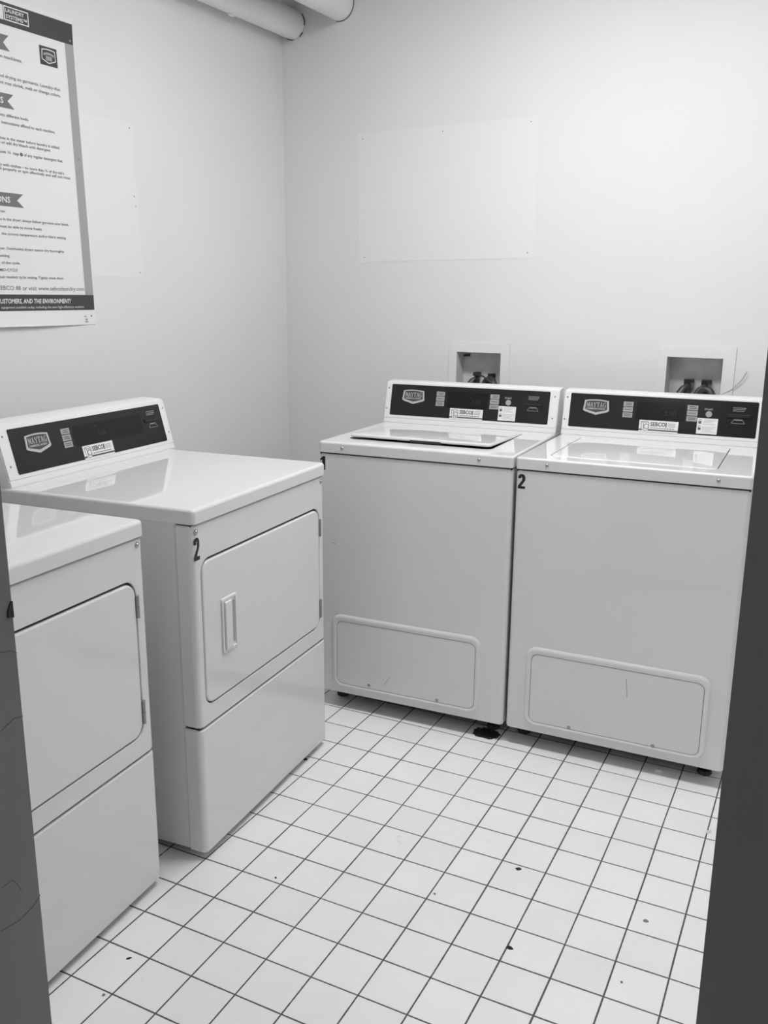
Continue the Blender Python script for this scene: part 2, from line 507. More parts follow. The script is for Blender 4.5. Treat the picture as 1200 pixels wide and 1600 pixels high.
# ------------------------------------------------------------------ wall sheets and poster
def pin(parent, T, x, y, r=.0028, m='screw_dull'):
    bm = bmesh.new(); disc(bm, T, x, y, r, 0, .0022, 12, dome=True)
    link_obj('pin', bm, m, parent)

def sheet(name, T, pts, label, group=None):
    bm = bmesh.new(); poly(bm, T, pts, -.0005, .0007)
    return tag(link_obj(name, bm, 'wall_patch', smooth=0), label, 'paper sheet', group)
s1 = sheet('painted_sheet', BACKW, [(.3612, 1.505), (.44, 1.508), (1.0934, 1.515), (1.0885, 1.993), (.78, 1.990), (.3549, 1.991)], 'large white painted-over sheet pinned to the back wall above the washers', )
for x, z in ((.3753, 1.9692), (.7198, 1.9708), (1.0638, 1.976), (1.0706, 1.533), (.3836, 1.5267)): pin(s1, BACKW, x, z)
s2 = sheet('painted_sheet', LEFTW, [(-1.075, 1.4315), (-.8373, 1.4342), (-.8450, 1.70), (-.8560, 1.78), (-.8488, 1.925), (-1.10, 1.917)], 'tall white painted-over sheet pinned to the left wall beside the poster')
for x, z in ((-.8646, 1.9069), (-.86, 1.6943), (-.8553, 1.6622), (-.8513, 1.4487)): pin(s2, LEFTW, x, z)

PL, PR = -1.69, -1.0665
poster = empty('laundry_poster', (0, -1.38, 1.28))
tag(poster, 'large printed laundry instruction poster pinned to the left wall', 'poster')
PT = LEFTW.copy()
PT = frame((0, 1.38, -1.28), (0, 1, 0), (0, 0, 1), (1, 0, 0))   # wall coordinates under the poster's own origin
bm = bmesh.new()
# paper, its bottom edge lifting a little off the wall
nx, nz = 16, 20
def paper_pt(i, j, lift):
    fx = i / nx; fz = j / nz
    y = PL + (PR - PL) * fx + (.004 * (1 - fz) - .014 * fz if i == nx else 0)
    z = 1.281 + (2.178 - 1.281) * fz
    h = lift + (.012 * math.exp(-((fz) / .012) ** 2) * math.sin(min(fx, .95) / .95 * PI))
    return PT @ Vector((y, z, h))
for lift in (.0013, .0009):
    g = [[bm.verts.new(paper_pt(i, j, lift)) for i in range(nx + 1)] for j in range(nz + 1)]
    for j in range(nz):
        for i in range(nx):
            q = (g[j][i], g[j][i + 1], g[j + 1][i + 1], g[j + 1][i])
            bm.faces.new(q if lift > .001 else tuple(reversed(q)))
    if lift > .001: ga = g
rim = [ga[0][i] for i in range(nx + 1)] + [ga[j][nx] for j in range(1, nz + 1)] + [ga[nz][i] for i in range(nx - 1, -1, -1)] + [ga[j][0] for j in range(nz - 1, 0, -1)]
rib = [g[0][i] for i in range(nx + 1)] + [g[j][nx] for j in range(1, nz + 1)] + [g[nz][i] for i in range(nx - 1, -1, -1)] + [g[j][0] for j in range(nz - 1, 0, -1)]
for k in range(len(rim)):
    q = (k + 1) % len(rim); bm.faces.new((rim[k], rib[k], rib[q], rim[q]))
link_obj('poster_paper', bm, 'paper', poster, smooth=60)
H0, H1, H2 = .0016, .0019, .0023
def pb(name, m, build):
    bm = bmesh.new(); build(bm); link_obj(name, bm, m, poster, smooth=0)
pb('header_band', 'ink_dark', lambda bm: poly(bm, PT, [(PL, 2.107), (-1.0815, 2.106), (-1.0806, 2.164), (PL, 2.165)], H0, H1))
pb('side_strip', 'ink_strip', lambda bm: poly(bm, PT, [(-1.1005, 1.3743), (-1.0675, 1.3743), (-1.0812, 2.106), (-1.1130, 2.106)], H0, H1 - .0001))
pb('footer_band', 'ink_dark', lambda bm: poly(bm, PT, [(PL, 1.3262), (-1.067, 1.327), (-1.0670, 1.3735), (PL, 1.3740)], H0, H1))
def logo(bm):
    for a, c, d_, e in ((-1.3240, -1.2405, 2.1535, 2.1565), (-1.3240, -1.2405, 2.1190, 2.1220), (-1.3240, -1.3210, 2.1221, 2.1534), (-1.2435, -1.2405, 2.1221, 2.1534)):
        box(bm, PT, a, c, d_, e, H1, H2)
    text_bm(bm, PT, 'LAUNDRY', -1.318, -1.2560, 2.1405, .0095, H1, H2, bold=.02)
    text_bm(bm, PT, 'SYSTEMS\u2122', -1.318, -1.2470, 2.1255, .0095, H1, H2, bold=.02)
    box(bm, PT, -1.42, -1.3265, 2.1185, 2.1565, H1, H2)
pb('header_logo', 'paper', logo)
def badge_outline(cx, cy, w, h):
    pts = []
    for k in range(7):
        t = k / 6 * 2 - 1
        pts.append((cx + t * w * .46, cy + h * .5 - h * .07 * t * t))
    pts += [(cx + w * .5, cy - h * .22), (cx + w * .42, cy - h * .30), (cx, cy - h * .5), (cx - w * .42, cy - h * .30), (cx - w * .5, cy - h * .22)]
    return pts
def badge_sq(bm):
    poly(bm, PT, [(-1.2092, 2.0295), (-1.1462, 2.0295), (-1.1470, 2.0805), (-1.2100, 2.0805)], H0, H1)
pb('badge_square', 'ink_dark', badge_sq)
pb('badge_border', 'paper', lambda bm: poly(bm, PT, badge_outline(-1.178, 2.055, .052, .040), H1, H2))
pb('badge_field', 'ink_dark', lambda bm: poly(bm, PT, badge_outline(-1.178, 2.055, .047, .034), H2, H2 + .0002))
def badge_in(bm):
    pts = [(-1.178 + .019 * t, 2.0655 - .004 * t * t) for t in (-1, -.6, -.2, .2, .6, 1)] + [(-1.178 + .019 * t, 2.0590 - .004 * t * t) for t in (1, .6, .2, -.2, -.6, -1)]
    poly(bm, PT, list(reversed(pts)), H2, H2 + .0004)
    box(bm, PT, -1.189, -1.167, 2.0435, 2.0555, H2, H2 + .0004)
pb('badge_emblem', 'ink_strip', badge_in)
for y1, z0, z1, yn in ((-1.3145, 2.039, 2.080, -1.3344), (-1.3147, 1.887, 1.926, -1.3362), (-1.3098, 1.6205, 1.658, -1.332)):
    pb('ribbon_heading', 'ink_mid', lambda bm: poly(bm, PT, [(-1.60, z0), (y1, z0), (yn, (z0 + z1) / 2), (y1, z1), (-1.60, z1)], H0, H1))
pb('ribbon_text', 'paper', lambda bm: text_bm(bm, PT, 'INSTRUCTIONS', None, -1.3505, 1.8985, .016, H1, H2, bold=.015))
pb('ribbon_text', 'paper', lambda bm: text_bm(bm, PT, 'INSTRUCTIONS', None, -1.3560, 1.6310, .016, H1, H2, bold=.02))
LINES = [('on machines.', -1.357, -1.2743, 2.0185, .0085), ('and drying on garments. Laundry that', -1.362, -1.1428, 1.9670, .0085), ('not may shrink, melt or change colors.', -1.363, -1.143, 1.9500, .0085),
 ('into different loads.', -1.3680, -1.268, 1.8640, .0080), ('instructions affixed to each machine.', -1.3624, -1.1742, 1.8440, .0080),
 ('additives in the water before laundry is added.', -1.398, -1.1604, 1.8020, .0078), ('loads or add dry bleach with detergent.', -1.398, -1.195, 1.7900, .0078),
 ('use \u00bc cap', -1.377, -1.312, 1.7650, .0082), ('of any regular detergent that', -1.295, -1.1543, 1.7650, .0082),
 ('only with clothes \u2013 no more than \u00be of the tub\u2019s', -1.395, -1.1515, 1.7300, .0078), ('clean properly or spin effectively and will not rinse', -1.402, -1.1292, 1.7190, .0078),
 ('use.', -1.3926, -1.3755, 1.6030, .0075), ('items in the dryer; always follow garment care labels.', -1.417, -1.1473, 1.5810, .0075), ('must be able to move freely.', -1.4005, -1.2502, 1.5610, .0075),
 ('the correct temperature and/or fabric setting.', -1.3951, -1.1613, 1.5410, .0075), ('dryer. Overloaded dryers cannot dry thoroughly.', -1.416, -1.1726, 1.5000, .0075), ('setting.', -1.4100, -1.3735, 1.4795, .0075),
 ('of the cycle.', -1.4039, -1.34, 1.4600, .0075), ('MID-CYCLE', -1.4120, -1.3512, 1.4395, .0075), ('must reselect cycle setting. Tightly close door.', -1.422, -1.1817, 1.4200, .0075)]
for s_, a, c, z, h in LINES: pb('text_line', 'ink_text', lambda bm: text_bm(bm, PT, s_, a, c, z, h, H0, H1, bold=.012))
pb('cap_symbol', 'ink_text', lambda bm: poly(bm, PT, circ(-1.3035, 1.7685, .0055, 9), H0, H1))
pb('contact_text', 'ink_text', lambda bm: text_bm(bm, PT, 'SEBCO 88 or visit www.sebcolaundry.com', -1.424, -1.1041, 1.3865, .0120, H0, H1))
def foot(bm):
    text_bm(bm, PT, 'CUSTOMERS, AND THE ENVIRONMENT!', -1.431, -1.162, 1.3485, .0125, H1, H2, shear=.18, bold=.022)
    text_bm(bm, PT, 'equipment available today, including the new high-efficiency washers.', -1.419, -1.109, 1.3335, .0068, H1, H2, shear=.15)
pb('footer_text', 'paper', foot)
pb('small_print', 'ink_text', lambda bm: text_bm(bm, PT, '(888) 732-2688', -1.1524, -1.0973, 1.2880, .0045, H0, H1, bold=.02))
def small(bm):
    text_bm(bm, PT, 'laundry. If you require service or refunds, please call us at the most convenient number, or write', -1.424, -1.1023, 1.3050, .0045, H0, H1, bold=.02)
    text_bm(bm, PT, '(718) 763-9600, (609) 304-0700, (610) 770-0800, (866) 360-1334, (888) SEBCO 88', -1.424, -1.0981, 1.2950, .0045, H0, H1, bold=.02)
pb('small_print', 'ink_text', small)
for x, z in ((-1.0925, 2.1165), (-1.0875, 1.7835), (-1.0815, 1.3085)): 
    bm = bmesh.new(); disc(bm, PT, x, z, .0036, .001, .004, 12, dome=True); link_obj('pin', bm, 'screw_dull', poster)

# ------------------------------------------------------------------ washer outlet boxes
def outlet_box(B, fr, label, valves, hoses, hlabels, seed):
    x0, x1, z0, z1 = B
    t = tag(empty('outlet_box', ((x0 + x1) / 2, 0, z0)), label, 'outlet box', 'recessed outlet boxes above the washers')
    cx, cz = (x0 + x1) / 2, z0
    T = frame((-cx, 0, -cz), (1, 0, 0), (0, 0, 1), (0, -1, 0))
    bm = bmesh.new()
    e = .0008
    # flange with a square hole, then the inner tray
    outer = [(fr[0], z0 - .03), (fr[1], z0 - .03), (fr[1] + .002, fr[2] - .002), (fr[0] + .001, fr[2])]
    inner = [(x0 + e, z0 + e), (x1 - e, z0 + e), (x1 - e, z1 - e), (x0 + e, z1 - e)]
    stack(bm, T, [(outer, .0003), (outer, .0045), (inner, .0050), (inner, 0.0)], cap0=False, cap1=False)
    link_obj('cover_frame', bm, 'wall_patch', t, smooth=0)
    bm = bmesh.new()
    stack(bm, T, [(inner, 0.0), (inner, -.062)], cap0=False)
    for f in bm.faces: f.normal_flip()
    link_obj('box_liner', bm, 'box_in', t, smooth=0)
    for (vx, vz, kind) in valves:
        v = bmesh.new()
        tube(v, [(vx - cx, .042, vz - cz - .085), (vx - cx, .042, vz - cz - .024)], .0125, 14)
        tube(v, [(vx - cx - .002, .040, vz - cz - .024), (vx - cx - .010, .026, vz - cz - .034), (vx - cx - .030, .008, vz - cz - .070)], .0150, 14, radii=[.009, .013, .014])
        tube(v, [(vx - cx, .045, vz - cz - .03), (vx - cx, .045, vz - cz - .012)], .007, 10)
        vo = link_obj('valve', v, 'valve', t)
        h = bmesh.new()
        TT = frame((vx - cx, .045, vz - cz), (1, 0, 0), (0, -1, 0), (0, 0, 1))
        if kind == 'lever': plate(h, TT, -.012, .021, -.009, .009, .003, -.012, 0, .002)
        else:
            plate(h, TT, -.014, .014, -.010, .010, .003, -.014, 0, .002)
            plate(h, TT, .003, .008, -.012, .012, .002, -.016, .001, .001)
        if kind == 'lever': plate(h, TT, -.012, -.002, -.008, .008, .003, -.020, -.010, .001)
        link_obj('valve_handle', h, 'decal_black', vo)
        k = bmesh.new(); box(k, TT, .002, .010, -.0125, -.0095, -.022, -.015)
        link_obj('valve_tag', k, 'valve_light', vo, smooth=0)
    return t
outlet_box(B1, (.7685, 1.0175, 1.209), 'recessed outlet box nearer the corner, on the back wall above the washer numbered 1', [(.868, 1.092, 'round'), (.930, 1.089, 'round')], None, None, 1)
outlet_box(B2, (1.5685, 1.8165, 1.221), 'recessed outlet box nearer the doorway, on the back wall above the washer numbered 2', [(1.662, 1.106, 'lever'), (1.720, 1.106, 'lever')], None, None, 2)
# brackets in box 1
bm = bmesh.new(); tube(bm, [(.808, .052, 1.153), (.832, .052, 1.156)], .0045, 8)
tag(link_obj('pipe_clip', bm, 'valve'), 'small dark clip at the top left inside the outlet box above washer 1', 'clip')

def smoothpath(P, n=8):
    P = [Vector(p) for p in P]; out = []
    for i in range(len(P) - 1):
        a = P[max(i - 1, 0)]; b_ = P[i]; c = P[i + 1]; d_ = P[min(i + 2, len(P) - 1)]
        for k in range(n):
            t = k / n
            out.append(.5 * ((2 * b_) + (c - a) * t + (2 * a - 5 * b_ + 4 * c - d_) * t * t + (3 * b_ - a - 3 * c + d_) * t ** 3))
    out.append(P[-1]); return out
def hose(name, P, r, label, m='hose', cat='hose', group=None):
    bm = bmesh.new(); tube(bm, smoothpath(P), r, 10)
    return tag(link_obj(name, bm, m), label, cat, group)
hose('supply_hose', [(.862, .006, 1.000), (.862, -.012, 1.02), (.858, -.030, .99), (.855, -.040, .80), (.86, -.035, .60)], .011, 'dark water hose on the left valve of the outlet box nearer the corner')
hose('supply_hose', [(.905, .004, 1.010), (.925, .000, 1.062), (.955, -.008, 1.066), (.968, -.024, 1.02), (.968, -.035, .80), (.96, -.04, .60)], .013, 'dark water hose on the right valve of the outlet box nearer the corner')
hose('supply_hose', [(1.644, .006, 1.02), (1.644, -.010, 1.035), (1.640, -.024, 1.0), (1.64, -.030, .80), (1.65, -.030, .60)], .010, 'dark water hose on the left valve of the doorway-side outlet box')
hose('supply_hose', [(1.695, .004, 1.02), (1.722, .000, 1.070), (1.748, -.006, 1.068), (1.762, -.020, 1.02), (1.765, -.026, .95), (1.765, -.030, .60)], .013, 'dark water hose on the right valve of the doorway-side outlet box')
hose('cord', [(.893, .020, 1.02), (.885, .015, 1.05), (.876, .010, 1.084), (.892, -.002, 1.087), (.925, -.018, 1.080), (.965, -.026, 1.058), (1.01, -.012, 1.042), (1.04, -.012, 1.02)], .0032, 'thin black cord looping out of the outlet box above washer 1', cat='cord')
hose('wire', [(1.775, -.006, 1.050), (1.7906, -.004, 1.0665), (1.812, -.005, 1.080), (1.8300, -.006, 1.098), (1.8446, -.008, 1.1163), (1.858, -.010, 1.143)], .0011, 'thin grey wire sticking up on the wall right of the outlet box above washer 2', 'screw_dull', 'wire')

# ------------------------------------------------------------------ appliances
SHL = None
def screw(parent, T, x, y, r, m='chrome', h=.0028, name='screw'):
    bm = bmesh.new(); disc(bm, T, x, y, r, -.0005, h, 14, dome=True)
    disc(bm, T, x, y, r * 1.35, -.0005, .0006, 14)
    link_obj(name, bm, m, parent)

def make_console(parent, W, v0, z0, v1, z1, vb, washer, off):
    """the sloped control console at the back of a washer or dryer"""
    L_ = math.hypot(v1 - v0, z1 - z0)
    sy = (0, (v1 - v0) / L_, (z1 - z0) / L_)
    CT = frame((off, v0, z0), (1, 0, 0), sy, Vector((1, 0, 0)).cross(Vector(sy)))
    a0, a1 = off if washer else off, off + W
    bm = bmesh.new()
    prof = [(v0, z0), (v1 - .001, z1 - .006), (v1 + .0005, z1 - .0015), (v1 + .006, z1 + .0012), (vb - .006, z1 + .004), (vb, z1), (vb + .012, z0)]
    XT = frame((0, 0, 0), (0, 1, 0), (0, 0, 1), (1, 0, 0))
    def sc(k):
        cy = sum(p[0] for p in prof) / len(prof); cz = sum(p[1] for p in prof) / len(prof)
        return [(cy + (p[0] - cy) * k, z0 if abs(p[1] - z0) < 1e-6 else cz + (p[1] - cz) * k) for p in prof]
    stack(bm, XT, [(sc(.965), a0), (prof, a0 + .003), (prof, a1 - .003), (sc(.965), a1)])
    con = link_obj('console', bm, 'console_white', parent, smooth=28)
    # face plate leaves a fine line above the lower lip
    bm = bmesh.new(); plate(bm, CT, .0015, W - .0015, .0185, L_ - .003, .004, -.001, .0016, .0010, n=3, ne=2)
    link_obj('console_face', bm, 'console_white', con)
    bm = bmesh.new(); plate(bm, CT, .001, W - .001, .0012, .0170, .002, -.001, .0012, .0008, n=2, ne=2)
    link_obj('console_lip', bm, 'console_white', con)
    x0, x1 = (.0225, W - .031) if washer else (.034, W - .030)
    bm = bmesh.new(); plate(bm, CT, x0, x1, .0285, .1425 if washer else .1455, .004, .0012, .0026, .0004, n=3, ne=1)
    pan = link_obj('control_panel', bm, 'panel_black', con)
    pan['label'] = 'black control panel'
    h = .0026
    dx = 0 if washer else .012
    # badge
    bm = bmesh.new(); poly(bm, CT, badge_outline(.1120 + dx, .0985, .0875, .0520), h, h + .0012)
    bd = link_obj('badge', bm, 'badge_light', pan, smooth=0)
    bm = bmesh.new(); poly(bm, CT, badge_outline(.1120 + dx, .1005, .0750, .0400), h + .0012, h + .0014)
    serif = bmesh.new()
    link_obj('badge_field', bm, 'badge_dark', bd, smooth=0) if False else None
    f_ = bm
    # field and lettering share the badge level
    me_field = link_obj('badge_field', f_, 'badge_dark', pan, smooth=0)
    serif_word(serif, CT, 'MAYTAG', .0795 + dx, .1450 + dx, .0985, .1145, h + .0014, h + .0018)
    text_bm(serif, CT, 'COMMERCIAL LAUNDRY', .0795 + dx, .1430 + dx, .0905, .0052, h + .0014, h + .0017, bold=.03)
    link_obj('badge_lettering', serif, 'badge_light', pan, smooth=0)
    # display
    bm = bmesh.new(); plate(bm, CT, .2450 + dx, .3985 + dx if washer else .5500, .0680, .1250, .002, h, h + .0004, 0, n=2)
    link_obj('display', bm, 'display', pan, smooth=0)
    bm = bmesh.new()
    if washer:
        text_bm(bm, CT, '2.00', .335, .3720, .0840, .016, h + .0005, h + .0007)
        box(bm, CT, .3255, .335, .1075, .1090, h + .0004, h + .0006)
    else:
        text_bm(bm, CT, '0.00', .355, .3850, .0860, .016, h + .0005, h + .0007)
        box(bm, CT, .345, .3545, .1130, .1145, h + .0004, h + .0006)
    link_obj('display_digits', bm, 'faint', pan, smooth=0)
    # cycle buttons
    def buttons(xa, xb):
        for k, (ya, yb) in enumerate(((.1070, .1228), (.0890, .1050), (.0705, .0868))):
            bm = bmesh.new(); plate(bm, CT, xa, xb, ya, yb, .001, h, h + .0006, 0, n=2)
            bt = link_obj('button_label', bm, 'label_grey', pan, smooth=0)
            bm = bmesh.new()
            cy = (ya + yb) / 2
            rows = (cy + .0025, cy - .0025) if (k != 1 or not washer) else (cy,)
            for q in rows: box(bm, CT, xa + .005 + .002 * (k == 0), xb - .005, q - .0011, q + .0011, h + .0006, h + .0008)
            o_ = link_obj('label_print', bm, 'label_ink', pan, smooth=0)
    buttons(.2015 + dx, .2335 + dx)
    if washer:
        buttons(.4055, .4385)
        bm = bmesh.new(); disc(bm, CT, .4730, .0967, .0098, h, h + .0016, 24)
        link_obj('start_button', bm, 'label_grey', pan)
        bm = bmesh.new(); text_bm(bm, CT, 'START', .4585, .4840, .1095, .0055, h, h + .0003, bold=.03)
        link_obj('start_lettering', bm, 'label_grey', pan, smooth=0)
    # company sticker across the lower edge
    ox = (.2588 if washer else .2765)
    bm = bmesh.new(); plate(bm, CT, ox, ox + .1245, .0262, .0655, .0006, h, h + .0005, 0, n=1)
    link_obj('company_sticker', bm, 'sticker', pan, smooth=0)
    bm = bmesh.new(); box(bm, CT, ox + .030, ox + .1245, .0315, .0362, h + .0005, h + .0007)
    box(bm, CT, ox, ox + .010, .0315, .0362, h + .0005, h + .0007)
    link_obj('sticker_band', bm, 'sticker_mid', pan, smooth=0)
    bm = bmesh.new()
    text_bm(bm, CT, 'SEBCO', ox + .0365, ox + .0840, .0475, .0125, h + .0005, h + .0008, bold=.03)
    box(bm, CT, ox + .0845, ox + .0880, .0450, .0610, h + .0005, h + .0008)
    for k in range(9): box(bm, CT, ox + .038 + k * .0085, ox + .0445 + k * .0085, .0398, .0420, h + .0005, h + .0007)
    for q in (.0575, .0530, .0485): box(bm, CT, ox + .092, ox + .115, q - .0006, q + .0006, h + .0006, h + .0008)
    # little washing machine drawing
    for a, c in (((.006, .060), (.024, .062)), ((.024, .062), (.031, .058)), ((.006, .060), (.009, .036)), ((.031, .058), (.031, .034)), ((.009, .036), (.020, .030)), ((.020, .030), (.031, .034)), ((.006, .060), (.014, .056)), ((.014, .056), (.031, .058)), ((.014, .056), (.016, .034))):
        seg(bm, CT, (ox + a[0], a[1]), (ox + c[0], c[1]), .0012, h + .0005, h + .0008)
    link_obj('sticker_print', bm, 'sticker_mid', pan, smooth=0)
    bm = bmesh.new()
    stack(bm, CT, [(circ(ox + .0235, .0450, .0085, 20), h + .0005), (circ(ox + .0235, .0450, .0085, 20), h + .0009), (circ(ox + .0235, .0450, .0066, 20), h + .0009), (circ(ox + .0235, .0450, .0066, 20), h + .0006)], cap0=False, cap1=False)
    link_obj('drum_ring', bm, 'sticker_mid', pan, smooth=0)
    if washer:
        bm = bmesh.new(); plate(bm, CT, .4400, .5030, .0325, .0830, .0006, h, h + .0006, 0, n=1)
        link_obj('instruction_sticker', bm, 'sticker', pan, smooth=0)
        bm = bmesh.new()
        for yy in (.0650, .0450):
            box(bm, CT, .4440, .4530, yy, yy + .0080, h + .0006, h + .0009)
            for a, c in (((.4455, yy + .008), (.4455, yy + .013)), ((.4455, yy + .013), (.4515, yy + .013)), ((.4515, yy + .013), (.4515, yy + (.008 if yy > .05 else .0115)))):
                seg(bm, CT, a, c, .0013, h + .0006, h + .0009)
        link_obj('padlock_symbol', bm, 'sticker_mid', pan, smooth=0)
        bm = bmesh.new()
        for k in range(9):
            y = .0785 - k * .0048
            if k == 4: continue
            box(bm, CT, .4570 + (.004 if k == 0 else 0), .4985 - (k * 37 % 5) * .0035, y - .0007, y + .0007, h + .0006, h + .0008)
        link_obj('sticker_print', bm, 'sticker_grey', pan, smooth=0)
    # card reader: small print, slot, chevron
    cx = .5625 if washer else .6010
    dz = 0 if washer else .006
    bm = bmesh.new()
    for k in range(3): box(bm, CT, cx - .0190, cx + .0190 - (k == 2) * .004, .1208 + dz - k * .0050, .1232 + dz - k * .0050, h, h + .0003)
    link_obj('card_print', bm, 'panel_print', pan, smooth=0)
    bm = bmesh.new(); plate(bm, CT, cx - .036, cx + .034, .0885 + dz, .1000 + dz, .0015, h, h + .0030, .001, n=2, ne=2)
    rd = link_obj('card_reader', bm, 'panel_black', pan)
    bm = bmesh.new(); box(bm, CT, cx - .030, cx + .030, .0935 + dz, .0955 + dz, h + .0030, h + .0033)
    link_obj('card_slot', bm, 'rubber_and_shade', pan, smooth=0)
    bm = bmesh.new()
    q = [(cx - .0120, .0852 + dz), (cx + .0120, .0852 + dz), (cx + .0200, .0725 + dz), (cx - .0200, .0725 + dz)]
    for a, c in zip(q, q[1:] + q[:1]): seg(bm, CT, a, c, .0014, h, h + .0004)
    box(bm, CT, cx - .0110, cx + .0110, .0815 + dz, .0850 + dz, h, h + .0004)
    link_obj('card_arrow', bm, 'panel_print', pan, smooth=0)
    for x, y in (((.0105, .1276), (.0085, .0525), (W - .0145, .1260), (W - .0160, .0510)) if washer else ((.0160, .1300), (.0160, .0525), (W - .0120, .1310), (W - .0120, .0545))):
        screw(con, CT, x, y, .0042, 'screw_dull', .0032)
    return con

def numeral(parent, T, ch, x0, x1, y0, y1):
    bm = bmesh.new()
    w = x1 - x0; hh = y1 - y0
    if ch == '1':
        poly(bm, T, [(x0 + w * .42, y0), (x1, y0), (x1, y1), (x0 + w * .55, y1), (x0, y0 + hh * .80), (x0, y0 + hh * .70), (x0 + w * .42, y0 + hh * .74)], -.0003, .0005)
    else:
        # bold condensed two: arch, diagonal, foot
        cx = (x0 + x1) / 2; ro = w / 2; t = w * .43; cy = y1 - ro
        pts = []
        for k in range(11):
            a = PI - PI * k / 10; pts.append((cx + ro * math.cos(a), cy + ro * 1.0 * math.sin(a)))
        pts += [(x1, y0 + hh * .62), (x1 - w * .06, y0 + hh * .54), (x0 + t * 1.05, y0 + hh * .17), (x1, y0 + hh * .17), (x1, y0), (x0, y0), (x0, y0 + hh * .17), (x1 - t, y0 + hh * .60)]
        ri = ro - t
        for k in range(11):
            a = PI * k / 10; pts.append((cx + ri * math.cos(a), cy + ri * math.sin(a)))
        pts += [(x0 + t, y0 + hh * .70), (x0, y0 + hh * .70)]
        poly(bm, T, pts, -.0003, .0005)
    o = link_obj('number_decal', bm, 'decal_black', parent, smooth=0)
    o['label'] = 'black numeral ' + ch

def foot_part(parent, x, y, z1):
    bm = bmesh.new()
    stack(bm, ID, [(circ(x, y, .020), 0), (circ(x, y, .022), .004), (circ(x, y, .020), .014), (circ(x, y, .009), .018), (circ(x, y, .009), z1)])
    link_obj('foot', bm, 'rubber_and_shade', parent)

